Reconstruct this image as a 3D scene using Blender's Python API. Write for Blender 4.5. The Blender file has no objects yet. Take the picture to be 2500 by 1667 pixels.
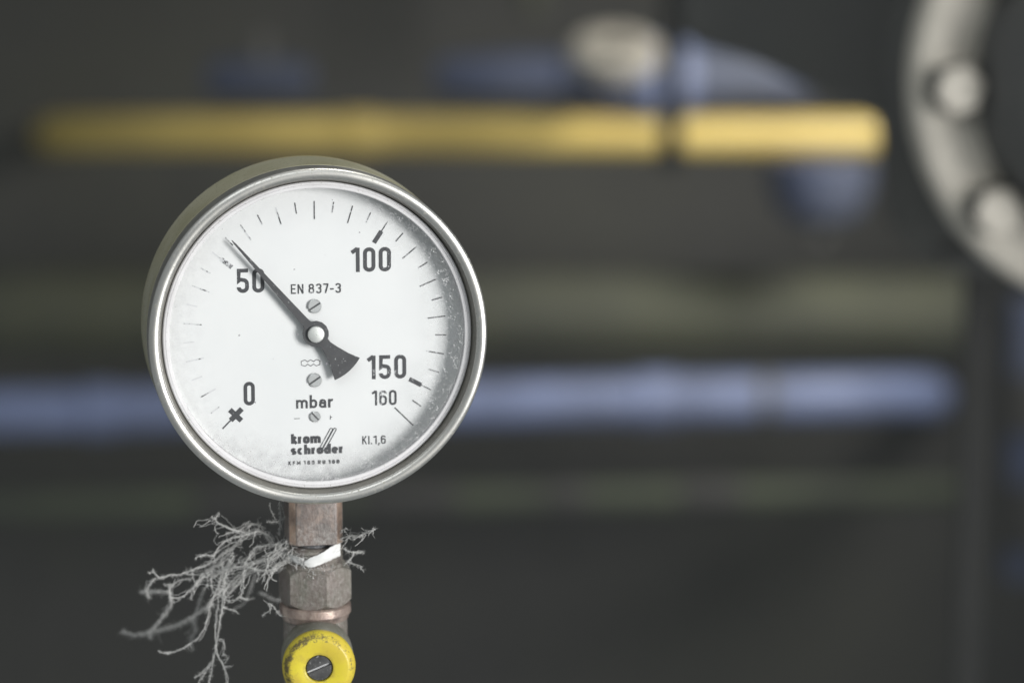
import bpy, bmesh, math, random
from mathutils import Vector, Matrix

random.seed(7)
SC = bpy.context.scene
COL = SC.collection
R = math.radians
MM = 0.001

# ------------------------------------------------------------------ camera
cam_d = bpy.data.cameras.new('camera')
cam = bpy.data.objects.new('camera', cam_d)
COL.objects.link(cam)
cam.location = (0.06154, -0.89936, 1.34951)
cam.rotation_euler = (R(90 - 9.5), 0, 0)
cam_d.lens = 100
cam_d.sensor_width = 36
cam_d.clip_start = 0.02
cam_d.clip_end = 60
cam_d.dof.use_dof = True
cam_d.dof.focus_distance = 0.917
cam_d.dof.aperture_fstop = 5.0
cam_d.dof.aperture_blades = 0
SC.camera = cam

# ------------------------------------------------------------------ light (indoor plant room)
world = bpy.data.worlds.new('World')
SC.world = world
world.use_nodes = True
world.node_tree.nodes['Background'].inputs[0].default_value = (0.93, 1.0, 1.02, 1)
world.node_tree.nodes['Background'].inputs[1].default_value = 0.265

def area(name, loc, target, size, size_y, power, color=(1, 1, 1), spread=180):
    d = bpy.data.lights.new(name, 'AREA')
    d.shape = 'RECTANGLE'
    d.size = size
    d.size_y = size_y
    d.energy = power
    d.color = color
    d.spread = R(spread)
    o = bpy.data.objects.new(name, d)
    COL.objects.link(o)
    o.location = loc
    o.rotation_euler = (Vector(target) - Vector(loc)).to_track_quat('-Z', 'Y').to_euler()
    return o

area('window_light', (1.00, -0.84, 1.27), (0.02, 0.0, 1.2), 0.44, 0.58, 5.3, (1.0, 0.99, 0.97), 95)
area('lamp_above_camera', (-0.15, -0.95, 2.20), (0.0, 0.0, 1.17), 1.1, 0.7, 0.85, (0.97, 1.0, 1.0), 75)
area('ceiling_light', (0.76, 1.28, 1.52), (0.27, 1.95, 1.05), 0.38, 0.38, 2.05, (1.0, 0.96, 0.88), 64)
area('added_top_fill', (0.25, 0.22, 2.35), (0.0, 0.02, 1.2), 0.9, 0.12, 0.8, (1.0, 0.98, 0.92), 70)  # added fill lamp, only there to brighten the top of the casing

SC.view_settings.view_transform = 'Standard'
SC.view_settings.look = 'None'
SC.view_settings.exposure = 0
SC.view_settings.gamma = 1
SC.view_settings.use_curve_mapping = False
SC.render.engine = 'CYCLES'
SC.cycles.use_denoising = True
SC.cycles.max_bounces = 8
SC.cycles.transparent_max_bounces = 12
SC.cycles.caustics_reflective = False
SC.cycles.caustics_refractive = False
SC.cycles.sample_clamp_indirect = 4

# ------------------------------------------------------------------ materials
def nt(name):
    m = bpy.data.materials.new(name)
    m.use_nodes = True
    t = m.node_tree
    return m, t, t.nodes['Principled BSDF']

def node(t, kind, **kw):
    n = t.nodes.new(kind)
    for k, v in kw.items():
        if k in n.inputs:
            n.inputs[k].default_value = v
        else:
            setattr(n, k, v)
    return n

def noise(t, scale, detail=4, rough=0.55, stretch=None, offs=(0, 0, 0)):
    tc = node(t, 'ShaderNodeTexCoord')
    mp = node(t, 'ShaderNodeMapping')
    mp.inputs['Location'].default_value = offs
    if stretch:
        mp.inputs['Scale'].default_value = stretch
    t.links.new(tc.outputs['Object'], mp.inputs['Vector'])
    n = node(t, 'ShaderNodeTexNoise')
    n.inputs['Scale'].default_value = scale
    n.inputs['Detail'].default_value = detail
    n.inputs['Roughness'].default_value = rough
    t.links.new(mp.outputs[0], n.inputs['Vector'])
    return n.outputs['Fac']

def ramp(t, src, lo, hi, a=0.0, b=1.0):
    n = node(t, 'ShaderNodeMapRange')
    n.clamp = True
    n.inputs['From Min'].default_value = lo
    n.inputs['From Max'].default_value = hi
    n.inputs['To Min'].default_value = a
    n.inputs['To Max'].default_value = b
    t.links.new(src, n.inputs['Value'])
    return n.outputs[0]

def mix(t, fac, a, b):
    n = node(t, 'ShaderNodeMix', data_type='RGBA')
    if isinstance(fac, (int, float)):
        n.inputs[0].default_value = fac
    else:
        t.links.new(fac, n.inputs[0])
    for i, c in ((6, a), (7, b)):
        if isinstance(c, tuple):
            n.inputs[i].default_value = (*c, 1)
        else:
            t.links.new(c, n.inputs[i])
    return n.outputs[2]

def math_(t, op, a, b=None):
    n = node(t, 'ShaderNodeMath', operation=op)
    for i, c in enumerate((a, b)):
        if c is None:
            continue
        if isinstance(c, (int, float)):
            n.inputs[i].default_value = c
        else:
            t.links.new(c, n.inputs[i])
    return n.outputs[0]

def bump(t, p, src, strength, dist):
    n = node(t, 'ShaderNodeBump')
    n.inputs['Strength'].default_value = strength
    n.inputs['Distance'].default_value = dist
    t.links.new(src, n.inputs['Height'])
    t.links.new(n.outputs[0], p.inputs['Normal'])

def worn(name, base, second, dirt, metal, rough, scale=60, speck=900, dirt_lo=0.58, dirt_hi=0.72,
         bump_d=0.0, stretch=None, rough2=None, broad=(0.35, 0.65)):
    """two-tone surface with fine specks of dirt"""
    m, t, p = nt(name)
    n1 = ramp(t, noise(t, scale, 5, 0.6, stretch), *broad)
    c = mix(t, n1, base, second)
    n2 = ramp(t, noise(t, speck, 3, 0.6, stretch, (3, 1, 2)), dirt_lo, dirt_hi)
    c = mix(t, n2, c, dirt)
    t.links.new(c, p.inputs['Base Color'])
    p.inputs['Metallic'].default_value = metal
    if metal:
        t.links.new(math_(t, 'MULTIPLY', math_(t, 'SUBTRACT', 1.0, n2), metal), p.inputs['Metallic'])
    rr = ramp(t, n1, 0, 1, rough, rough2 if rough2 is not None else rough + 0.12)
    t.links.new(math_(t, 'ADD', rr, math_(t, 'MULTIPLY', n2, 0.25)), p.inputs['Roughness'])
    if bump_d:
        bump(t, p, noise(t, speck * 0.7, 4, 0.65, stretch), 0.6, bump_d)
    return m

M = {}
M['bezel'] = worn('bezel steel', (0.74, 0.728, 0.70), (0.60, 0.588, 0.555), (0.32, 0.31, 0.26), 1.0, 0.31, 45, 1300, 0.59, 0.72, 0.00003, rough2=0.43)
M['throat'] = worn('grimy shaded throat steel', (0.20, 0.195, 0.175), (0.29, 0.28, 0.25), (0.46, 0.44, 0.38), 0.45, 0.42, 60, 1500, 0.60, 0.72, 0.00003)  # grime, plus the slope's dark reflection put into the colour
M['casing'] = worn('dusty casing steel', (0.33, 0.315, 0.20), (0.44, 0.425, 0.33), (0.17, 0.16, 0.10), 0.2, 0.45, 30, 1100, 0.57, 0.72, 0.00006, rough2=0.55)
M['gasket'] = worn('pale gasket', (0.80, 0.79, 0.80), (0.71, 0.70, 0.71), (0.36, 0.35, 0.31), 0.0, 0.42, 80, 1300, 0.62, 0.74)
M['dial'] = worn('dial enamel', (0.84, 0.85, 0.85), (0.80, 0.815, 0.82), (0.55, 0.56, 0.57), 0.0, 0.5, 30, 700, 0.735, 0.78)
M['pointer'] = worn('pointer black', (0.055, 0.056, 0.060), (0.080, 0.081, 0.086), (0.42, 0.42, 0.43), 0.0, 0.5, 120, 950, 0.64, 0.72)
M['pin'] = worn('turned pin', (0.86, 0.86, 0.84), (0.70, 0.72, 0.70), (0.5, 0.5, 0.48), 1.0, 0.38, 200, 900, 0.72, 0.8)
M['screw'] = worn('dial screw steel', (0.86, 0.87, 0.87), (0.55, 0.57, 0.57), (0.4, 0.4, 0.4), 0.85, 0.30, 420, 1600, 0.62, 0.74)
def brass_material(name, tones, dust_amt, metal, dust_z=None, fibre=0.5):
    """patchy brass: three broad tones, fibrous dust on top (denser below dust_z)"""
    m, t, p = nt(name)
    c = mix(t, ramp(t, noise(t, 130, 5, 0.7, (1, 1, 0.6)), 0.38, 0.62), tones[0], tones[1])
    c = mix(t, ramp(t, noise(t, 260, 4, 0.7, (1, 1, 0.6), (4, 2, 8)), 0.50, 0.66), c, tones[2])
    d = ramp(t, noise(t, 1300, 4, 0.75, (1, 1, 0.5), (2, 5, 1)), 0.46, 0.74, 0, 1)
    d2 = ramp(t, noise(t, 700, 5, 0.75, (1, 1, 1), (7, 5, 1)), 0.42, 0.70, 0, 1)
    d = math_(t, 'MULTIPLY', math_(t, 'ADD', math_(t, 'MULTIPLY', d, fibre), math_(t, 'MULTIPLY', d2, 1 - fibre)), dust_amt)
    if dust_z is not None:
        tc = node(t, 'ShaderNodeTexCoord')
        sp = node(t, 'ShaderNodeSeparateXYZ')
        t.links.new(tc.outputs['Object'], sp.inputs[0])
        wz = math_(t, 'ADD', sp.outputs[2], math_(t, 'MULTIPLY', math_(t, 'SUBTRACT', noise(t, 150, 4, 0.6), 0.5), 0.012))
        d = math_(t, 'MULTIPLY', d, ramp(t, wz, dust_z[0], dust_z[1], 1.9, 0.45))
    d = ramp(t, d, 0, 1)
    c = mix(t, d, c, (0.52, 0.505, 0.48))
    t.links.new(c, p.inputs['Base Color'])
    t.links.new(math_(t, 'MULTIPLY', math_(t, 'SUBTRACT', 1.0, d), metal), p.inputs['Metallic'])
    t.links.new(ramp(t, d, 0, 1, 0.40, 0.8), p.inputs['Roughness'])
    bump(t, p, math_(t, 'ADD', noise(t, 600, 5, 0.7, (1, 1, 0.6)), d), 0.7, 0.00022)
    return m
M['brass'] = brass_material('tarnished brass', ((0.27, 0.215, 0.195), (0.20, 0.18, 0.17), (0.34, 0.27, 0.235)), 0.60, 0.5, (0.003, 0.0085))
M['brass_edge'] = brass_material('rubbed brass edge', ((0.78, 0.55, 0.42), (0.34, 0.25, 0.21), (0.85, 0.66, 0.54)), 0.30, 0.95, (0.002, 0.007))
M['brass_grey'] = brass_material('dusty grey brass', ((0.215, 0.195, 0.165), (0.25, 0.205, 0.19), (0.175, 0.17, 0.14)), 0.66, 0.4, None, 0.5)
M['copper'] = brass_material('rubbed copper', ((0.50, 0.385, 0.33), (0.27, 0.20, 0.18), (0.60, 0.48, 0.41)), 0.30, 0.6)
M['thread'] = worn('dark thread', (0.16, 0.17, 0.19), (0.24, 0.24, 0.24), (0.36, 0.35, 0.34), 0.3, 0.5, 260, 1200, 0.55, 0.7)
M['tape'] = worn('sealing tape', (0.85, 0.85, 0.84), (0.74, 0.74, 0.73), (0.5, 0.5, 0.48), 0.0, 0.55, 260, 900, 0.68, 0.76, 0.0001)
M['hemp'] = worn('dusty hemp', (0.68, 0.675, 0.66), (0.54, 0.535, 0.52), (0.76, 0.75, 0.74), 0.0, 0.9, 300, 1500, 0.55, 0.7)
def knob_material():
    m, t, p = nt('yellow knob paint')
    tc = node(t, 'ShaderNodeTexCoord')
    sp = node(t, 'ShaderNodeSeparateXYZ')
    t.links.new(tc.outputs['Object'], sp.inputs[0])
    x, z = sp.outputs[0], sp.outputs[2]
    rad = math_(t, 'SQRT', math_(t, 'ADD', math_(t, 'MULTIPLY', x, x), math_(t, 'MULTIPLY', z, z)))
    c = mix(t, ramp(t, noise(t, 110, 4, 0.6), 0.35, 0.65), (0.72, 0.61, 0.045), (0.64, 0.50, 0.06))
    # rubbed-in grime: a broken ring where the face meets the rim, heavier to the upper left, loose specks elsewhere
    ring = math_(t, 'MULTIPLY', ramp(t, rad, 0.0082, 0.0104), ramp(t, rad, 0.0121, 0.0110))
    side = ramp(t, math_(t, 'SUBTRACT', math_(t, 'MULTIPLY', z, 0.4), x), -0.010, 0.010, 0.10, 0.26)
    thr = math_(t, 'SUBTRACT', 0.655, math_(t, 'MULTIPLY', ring, side))
    nz = math_(t, 'ADD', math_(t, 'MULTIPLY', noise(t, 420, 3, 0.6), 0.5), math_(t, 'MULTIPLY', noise(t, 1500, 3, 0.7, None, (2, 9, 4)), 0.5))
    g = math_(t, 'SUBTRACT', nz, thr)
    g = ramp(t, g, -0.03, 0.10)
    hole = ramp(t, rad, 0.0056, 0.0046, 0, 0.6)
    c = mix(t, math_(t, 'MULTIPLY', hole, ramp(t, noise(t, 500, 4, 0.6, None, (3, 3, 3)), 0.4, 0.6)), c, (0.30, 0.24, 0.06))
    c = mix(t, ramp(t, noise(t, 240, 5, 0.7, None, (6, 1, 2)), 0.52, 0.72, 0, 0.55), c, (0.42, 0.31, 0.07))
    c = mix(t, g, c, (0.16, 0.13, 0.055))
    t.links.new(c, p.inputs['Base Color'])
    t.links.new(ramp(t, g, 0, 1, 0.38, 0.75), p.inputs['Roughness'])
    bump(t, p, noise(t, 500, 4, 0.65), 0.5, 0.00012)
    return m
M['knob'] = knob_material()
M['knob_body'] = worn('grimy knob barrel', (0.16, 0.16, 0.125), (0.24, 0.235, 0.20), (0.34, 0.33, 0.30), 0.0, 0.55, 120, 700, 0.58, 0.7, 0.00006)
M['knob_screw'] = worn('black screw', (0.060, 0.060, 0.062), (0.11, 0.11, 0.11), (0.30, 0.30, 0.30), 0.2, 0.4, 300, 1200, 0.6, 0.72)
M['bright'] = worn('scraped steel', (0.85, 0.86, 0.88), (0.7, 0.7, 0.72), (0.4, 0.4, 0.4), 0.3, 0.5, 500, 1500, 0.66, 0.75)
# background
M['wall'] = worn('dark sooty wall', (0.074, 0.074, 0.073), (0.083, 0.084, 0.076), (0.066, 0.066, 0.066), 0.0, 0.9, 2.2, 30, 0.55, 0.75)
M['dark_iron'] = worn('dark cast iron', (0.125, 0.125, 0.123), (0.138, 0.138, 0.13), (0.11, 0.11, 0.11), 0.0, 0.8, 14, 200, 0.55, 0.75, 0.0004)
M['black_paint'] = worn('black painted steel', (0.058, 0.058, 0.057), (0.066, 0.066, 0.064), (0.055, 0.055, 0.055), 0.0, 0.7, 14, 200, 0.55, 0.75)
M['yellow'] = worn('yellow gas pipe paint', (0.66, 0.505, 0.16), (0.57, 0.43, 0.13), (0.40, 0.25, 0.08), 0.0, 0.30, 9, 60, 0.62, 0.76)
M['blue'] = worn('blue water pipe paint', (0.225, 0.275, 0.46), (0.15, 0.18, 0.29), (0.12, 0.13, 0.18), 0.0, 0.42, 13, 60, 0.62, 0.75)
M['cream_dull'] = worn('dull cream paint', (0.50, 0.47, 0.41), (0.38, 0.355, 0.31), (0.25, 0.23, 0.20), 0.0, 0.55, 40, 160, 0.6, 0.75)
M['shaded_blue'] = worn('dull navy paint', (0.064, 0.080, 0.138), (0.085, 0.098, 0.14), (0.06, 0.065, 0.085), 0.0, 0.5, 11, 60, 0.62, 0.75)  # darker copy of the blue paint, with the shade put into its colour
M['olive'] = worn('olive grey lagging', (0.086, 0.091, 0.064), (0.064, 0.068, 0.056), (0.10, 0.10, 0.09), 0.0, 0.75, 7, 50, 0.6, 0.75)
M['green'] = worn('dull green paint', (0.086, 0.102, 0.068), (0.068, 0.076, 0.062), (0.08, 0.08, 0.075), 0.0, 0.7, 9, 60, 0.6, 0.75)
M['cream'] = worn('cream flange paint', (0.78, 0.73, 0.64), (0.60, 0.56, 0.49), (0.36, 0.33, 0.28), 0.0, 0.5, 26, 120, 0.6, 0.75, 0.0004)

# printed ink: worn away where the object's "wear" is high
def ink_material():
    m, t, p = nt('dial ink')
    at = node(t, 'ShaderNodeAttribute', attribute_type='OBJECT', attribute_name='wear')
    n = noise(t, 1500, 4, 0.7)
    n2 = noise(t, 260, 2, 0.5, None, (5, 2, 1))
    k = math_(t, 'ADD', math_(t, 'MULTIPLY', n, 0.55), math_(t, 'MULTIPLY', n2, 0.45))
    # threshold moves down as wear goes up
    thr = ramp(t, at.outputs['Fac'], 0, 1, 0.66, 0.36)
    d = math_(t, 'SUBTRACT', k, thr)
    f = ramp(t, d, -0.03, 0.06)
    c = mix(t, f, (0.060, 0.062, 0.068), (0.70, 0.71, 0.725))
    t.links.new(c, p.inputs['Base Color'])
    p.inputs['Roughness'].default_value = 0.55
    return m
M['ink'] = ink_material()

def glass_material(dusty):
    m, t, p = nt('dusty gauge glass' if dusty else 'gauge glass')
    out = t.nodes['Material Output']
    t.nodes.remove(p)
    tr = node(t, 'ShaderNodeBsdfTransparent')
    gl = node(t, 'ShaderNodeBsdfGlossy')
    gl.inputs['Roughness'].default_value = 0.06
    fr = node(t, 'ShaderNodeFresnel')
    fr.inputs['IOR'].default_value = 1.4
    mx = node(t, 'ShaderNodeMixShader')
    t.links.new(math_(t, 'MULTIPLY', fr.outputs[0], 0.8), mx.inputs[0])
    t.links.new(tr.outputs[0], mx.inputs[1])
    t.links.new(gl.outputs[0], mx.inputs[2])
    if not dusty:
        t.links.new(mx.outputs[0], out.inputs['Surface'])
        return m
    tc = node(t, 'ShaderNodeTexCoord')
    sp = node(t, 'ShaderNodeSeparateXYZ')
    t.links.new(tc.outputs['Object'], sp.inputs[0])
    rad = math_(t, 'SQRT', math_(t, 'ADD', math_(t, 'MULTIPLY', sp.outputs[0], sp.outputs[0]), math_(t, 'MULTIPLY', sp.outputs[2], sp.outputs[2])))
    wob = math_(t, 'MULTIPLY', math_(t, 'SUBTRACT', noise(t, 90, 3, 0.6), 0.5), 0.016)
    edge = ramp(t, math_(t, 'ADD', rad, wob), 0.034, 0.0485)
    low = ramp(t, math_(t, 'ADD', sp.outputs[2], wob), -0.026, -0.047)
    right = ramp(t, sp.outputs[0], 0.008, 0.046)
    left = ramp(t, sp.outputs[0], -0.020, -0.046)
    # loose specks
    v = node(t, 'ShaderNodeTexVoronoi')
    v.inputs['Scale'].default_value = 1900
    t.links.new(tc.outputs['Object'], v.inputs['Vector'])
    spk = ramp(t, v.outputs['Distance'], 0.42, 0.22)
    keep = ramp(t, noise(t, 520, 2, 0.5, None, (1, 7, 3)), 0.47, 0.62)
    amount = math_(t, 'MULTIPLY', edge, math_(t, 'ADD', math_(t, 'MAXIMUM', low, right), 0.10))
    specks = math_(t, 'MULTIPLY', math_(t, 'MULTIPLY', spk, keep), ramp(t, amount, 0.06, 0.7, 0.0, 0.8))
    # film of settled dust, streaky
    film = ramp(t, noise(t, 330, 5, 0.7), 0.38, 0.72)
    film = math_(t, 'MULTIPLY', film, math_(t, 'MULTIPLY', edge, math_(t, 'ADD', math_(t, 'MULTIPLY', low, 0.62), math_(t, 'ADD', math_(t, 'ADD', math_(t, 'MULTIPLY', left, 0.10), math_(t, 'MULTIPLY', right, 0.16)), 0.06))))
    # fine all-over bits
    v2 = node(t, 'ShaderNodeTexVoronoi')
    v2.inputs['Scale'].default_value = 210
    t.links.new(tc.outputs['Object'], v2.inputs['Vector'])
    bits = ramp(t, v2.outputs['Distance'], 0.085, 0.05)
    bits = math_(t, 'MULTIPLY', bits, ramp(t, noise(t, 140, 2, 0.5, None, (9, 4, 3)), 0.56, 0.62, 0, 0.75))
    dif = node(t, 'ShaderNodeBsdfDiffuse')
    dif.inputs['Color'].default_value = (0.84, 0.84, 0.84, 1)
    dk = node(t, 'ShaderNodeBsdfDiffuse')
    dk.inputs['Color'].default_value = (0.30, 0.295, 0.31, 1)
    tl = node(t, 'ShaderNodeBsdfTranslucent')
    tl.inputs['Color'].default_value = (0.6, 0.6, 0.6, 1)
    m1 = node(t, 'ShaderNodeMixShader')
    t.links.new(specks, m1.inputs[0]); t.links.new(mx.outputs[0], m1.inputs[1]); t.links.new(dif.outputs[0], m1.inputs[2])
    m2 = node(t, 'ShaderNodeMixShader')
    t.links.new(math_(t, 'MAXIMUM', film, bits), m2.inputs[0]); t.links.new(m1.outputs[0], m2.inputs[1]); t.links.new(dk.outputs[0], m2.inputs[2])
    t.links.new(m2.outputs[0], out.inputs['Surface'])
    return m
M['glass'] = glass_material(True)
M['glass_clear'] = glass_material(False)

# ------------------------------------------------------------------ mesh helpers
class MB:
    """collects faces (millimetres) and links them as ONE mesh object (metres)"""
    def __init__(self, unit=MM):
        self.v, self.f, self.mi, self.u = [], [], [], unit
    def add(self, vs, fs, mi=0):
        b = len(self.v)
        self.v += [tuple(p) for p in vs]
        self.f += [tuple(b + i for i in q) for q in fs]
        self.mi += [mi] * len(fs)
    def lathe(self, prof, axis='y', seg=96, origin=(0, 0, 0), closed=False, mi=0):
        vs, fs = [], []
        n = len(prof)
        for k in range(seg):
            a = 2 * math.pi * k / seg
            for r, h in prof:
                if axis == 'y':
                    p = (r * math.cos(a), h, r * math.sin(a))
                elif axis == 'z':
                    p = (r * math.cos(a), r * math.sin(a), h)
                else:
                    p = (h, r * math.cos(a), r * math.sin(a))
                vs.append((p[0] + origin[0], p[1] + origin[1], p[2] + origin[2]))
        for k in range(seg):
            k2 = (k + 1) % seg
            for i in range(n if closed else n - 1):
                j = (i + 1) % n
                fs.append((k * n + i, k * n + j, k2 * n + j, k2 * n + i))
        self.add(vs, fs, mi)
    def prism(self, poly, h0, h1, axis='z'):
        n = len(poly)
        def P(a, b, h):
            return (a, b, h) if axis == 'z' else (a, h, b)
        vs = [P(a, b, h0) for a, b in poly] + [P(a, b, h1) for a, b in poly]
        fs = [tuple(range(n - 1, -1, -1)), tuple(range(n, 2 * n))]
        fs += [(i, (i + 1) % n, n + (i + 1) % n, n + i) for i in range(n)]
        self.add(vs, fs)
    def tube(self, pts, radii, seg=6, cap=True):
        pts = [Vector(p) for p in pts]
        n = len(pts)
        vs, fs = [], []
        up = Vector((0.13, 0.97, 0.21)).normalized()
        for i, p in enumerate(pts):
            t = (pts[min(i + 1, n - 1)] - pts[max(i - 1, 0)])
            t = t.normalized() if t.length > 1e-9 else Vector((0, 0, 1))
            a = t.cross(up)
            if a.length < 1e-3:
                a = t.cross(Vector((1, 0, 0)))
            a.normalize()
            b = t.cross(a)
            for k in range(seg):
                w = 2 * math.pi * k / seg
                vs.append(p + (a * math.cos(w) + b * math.sin(w)) * radii[i])
        for i in range(n - 1):
            for k in range(seg):
                k2 = (k + 1) % seg
                fs.append((i * seg + k, i * seg + k2, (i + 1) * seg + k2, (i + 1) * seg + k))
        if cap:
            fs.append(tuple(range(seg)))
            fs.append(tuple((n - 1) * seg + k for k in range(seg - 1, -1, -1)))
        self.add(vs, fs)
    def build(self, name, mats, parent=None, loc=(0, 0, 0), smooth=35, bevel=0, bevel_seg=2, normals=True):
        me = bpy.data.meshes.new(name)
        u = self.u
        me.from_pydata([(x * u, y * u, z * u) for x, y, z in self.v], [], self.f)
        if not isinstance(mats, (list, tuple)):
            mats = [mats]
        for m in mats:
            me.materials.append(m)
        if any(self.mi):
            me.polygons.foreach_set('material_index', self.mi)
        bm = bmesh.new()
        bm.from_mesh(me)
        if normals:
            bmesh.ops.recalc_face_normals(bm, faces=bm.faces)
        if bevel:
            es = [e for e in bm.edges if len(e.link_faces) == 2 and e.calc_face_angle(0) > R(30)]
            bmesh.ops.bevel(bm, geom=es, offset=bevel * u, segments=bevel_seg, affect='EDGES', profile=0.5)
        bm.to_mesh(me)
        bm.free()
        if smooth:
            me.shade_smooth()
            me.set_sharp_from_angle(angle=R(smooth))
        o = bpy.data.objects.new(name, me)
        COL.objects.link(o)
        o.parent = parent
        o.location = loc
        return o

def thing(name, label, cat, loc=(0, 0, 0), rotz=0, group=None):
    o = bpy.data.objects.new(name, None)
    COL.objects.link(o)
    o.empty_display_size = 0.02
    o.location = loc
    o.rotation_euler = (0, 0, rotz)
    return tag(o, label, cat, group)

def tag(o, label, cat, group=None):
    o['label'] = label
    o['category'] = cat
    if group:
        o['group'] = group
    return o

def arc(cx, cy, rx, ry, a0, a1, n=8):
    return [(cx + rx * math.cos(R(a0 + (a1 - a0) * i / n)), cy + ry * math.sin(R(a0 + (a1 - a0) * i / n))) for i in range(n + 1)]

# ------------------------------------------------------------------ stroke lettering (condensed engraver's type)
def stad(l, r, b, t, rad=None, n=6):
    k = rad if rad else min(r - l, t - b) / 2
    return (arc(l + k, b + k, k, k, 180, 270, n) + arc(r - k, b + k, k, k, 270, 360, n)
            + arc(r - k, t - k, k, k, 0, 90, n) + arc(l + k, t - k, k, k, 90, 180, n))

def glyph(ch, t, X=0.66):
    """width and strokes [(points, closed)] for cap height 1, stroke t, x-height X"""
    h = t / 2
    def rnd(W): return (W - t) / 2
    if ch == '0':
        W = 0.46; return W, [(stad(h, W - h, h, 1 - h), True)]
    if ch == '1':
        W = 0.30; return W, [([(W - h, 0), (W - h, 1)], False), ([(0.0, 0.80), (0.08, 0.86), (W - h * 1.2, 0.965)], False)]
    if ch == '5':
        W = 0.46; k = rnd(W)
        return W, [([(W - 0.03, 1 - h), (h + 0.01, 1 - h), (h, 0.50), (h + 0.06, 0.555)] + arc(W / 2, 0.61 - h - k, k, k, 90, 0)
                    + arc(W / 2, h + k, k, k, 0, -180) + [(h, 0.24)], False)]
    if ch == '6':
        W = 0.46; k = rnd(W)
        return W, [(stad(h, W - h, h, 0.60), True), ([(h, 0.33)] + [(h, 1 - h - k)] + arc(W / 2, 1 - h - k, k, k, 180, 0) + [(W - h, 0.76)], False)]
    if ch == '7':
        W = 0.42; return W, [([(0, 1 - h), (W - h, 1 - h), (W - h, 0.86), (W * 0.42, 0)], False)]
    if ch == '8':
        W = 0.46; return W, [(stad(h, W - h, h, 0.545), True), (stad(h + 0.02, W - h - 0.02, 0.55, 1 - h), True)]
    if ch == '3':
        W = 0.44; k = rnd(W)
        return W, [([(h, 0.78)] + arc(W / 2, 1 - h - k, k, k, 180, 0) + [(W - h, 0.64), (W - h - 0.06, 0.55), (W * 0.42, 0.53)], False),
                   ([(W - h - 0.06, 0.52), (W - h, 0.43)] + arc(W / 2, h + k, k, k, 0, -180) + [(h, 0.24)], False)]
    if ch == 'E':
        W = 0.40; return W, [([(W, 1 - h), (h, 1 - h), (h, h), (W, h)], False), ([(h, 0.52), (W * 0.9, 0.52)], False)]
    if ch == 'F':
        W = 0.40; return W, [([(W, 1 - h), (h, 1 - h), (h, 0)], False), ([(h, 0.5), (W * 0.9, 0.5)], False)]
    if ch == 'N':
        W = 0.48; return W, [([(h, 0), (h, 1)], False), ([(h, 0.98), (W - h, 0.02)], False), ([(W - h, 0), (W - h, 1)], False)]
    if ch == 'K':
        W = 0.46; return W, [([(h, 0), (h, 1)], False), ([(h, 0.38), (W - h, 1)], False), ([(W * 0.42, 0.55), (W - h * 0.6, 0)], False)]
    if ch == 'M':
        W = 0.62; return W, [([(h, 0), (h, 1 - h), (W / 2, 0.3), (W - h, 1 - h), (W - h, 0)], False)]
    if ch == 'R':
        W = 0.48; return W, [([(h, 0), (h, 1 - h), (W * 0.6, 1 - h), (W - h, 0.87), (W - h, 0.62), (W * 0.6, 0.5), (h, 0.5)], False), ([(W * 0.5, 0.5), (W - h, 0)], False)]
    if ch == 'B':
        W = 0.48; return W, [([(h, h), (h, 1 - h), (W * 0.6, 1 - h), (W - h, 0.85), (W - h, 0.65), (W * 0.6, 0.52)], False), ([(h, 0.52), (W * 0.6, 0.52), (W - h, 0.4), (W - h, 0.16), (W * 0.6, h), (h, h)], False)]
    if ch == 'l':
        W = t; return W, [([(h, 0), (h, 1)], False)]
    if ch == '.':
        W = t * 1.1; return W, [([(W / 2, 0), (W / 2, t * 1.1)], False)]
    if ch == ',':
        W = t * 1.2; return W, [([(W * 0.2, -0.16), (W * 0.8, t * 1.1)], False)]
    if ch == '-':
        W = 0.28; return W, [([(0, 0.42), (W, 0.42)], False)]
    if ch == ' ':
        return 0.26, []
    # lower case
    if ch == 'm':
        W = 0.78; k = (W / 2 - t / 2 - h) / 2 + h / 2
        q = (W - t) / 4
        return W, [([(h, 0), (h, X)], False), (arc(h + q, X - h - q, q, q, 180, 0) + [(h + 2 * q, 0)], False),
                   (arc(h + 3 * q, X - h - q, q, q, 180, 0) + [(h + 4 * q, 0)], False)]
    if ch in 'bdo':
        W = 0.50; s = [(stad(h, W - h, h, X - h), True)]
        if ch == 'b': s.append(([(h, 0), (h, 1)], False))
        if ch == 'd': s.append(([(W - h, 0), (W - h, 1)], False))
        return W, s
    if ch == 'a':
        W = 0.48; k = rnd(W)
        return W, [([(h, X * 0.72)] + arc(W / 2, X - h - k, k, k, 170, 0) + [(W - h, 0)], False), (stad(h, W - h, h, X * 0.58), True)]
    if ch == 'r':
        W = 0.36; k = W - t
        return W, [([(h, 0), (h, X)], False), (arc(h + k, X - h - k, k, k, 180, 80), False)]
    if ch == 'k':
        W = 0.48; return W, [([(h, 0), (h, 1)], False), ([(h, X * 0.42), (W - h, X)], False), ([(W * 0.40, X * 0.55), (W - h * 0.6, 0)], False)]
    if ch == 'h':
        W = 0.48; q = rnd(W)
        return W, [([(h, 0), (h, 1)], False), (arc(W / 2, X - h - q, q, q, 180, 0) + [(W - h, 0)], False)]
    if ch == 'c':
        W = 0.46; k = rnd(W); q = (X - t) / 2
        return W, [(arc(W / 2, X / 2, k, q, 50, 310, 12), False)]
    if ch == 'e':
        W = 0.50; k = rnd(W); q = (X - t) / 2
        return W, [(arc(W / 2, X / 2, k, q, 0, 315, 14), False), ([(h, X / 2), (W - h, X / 2)], False)]
    if ch == 's':
        W = 0.44; k = rnd(W); q = (X - t) / 4
        return W, [(arc(W / 2, X - h - q, k, q, 30, 250, 8) + arc(W / 2, h + q, k, q, 70, -150, 8), False)]
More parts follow.
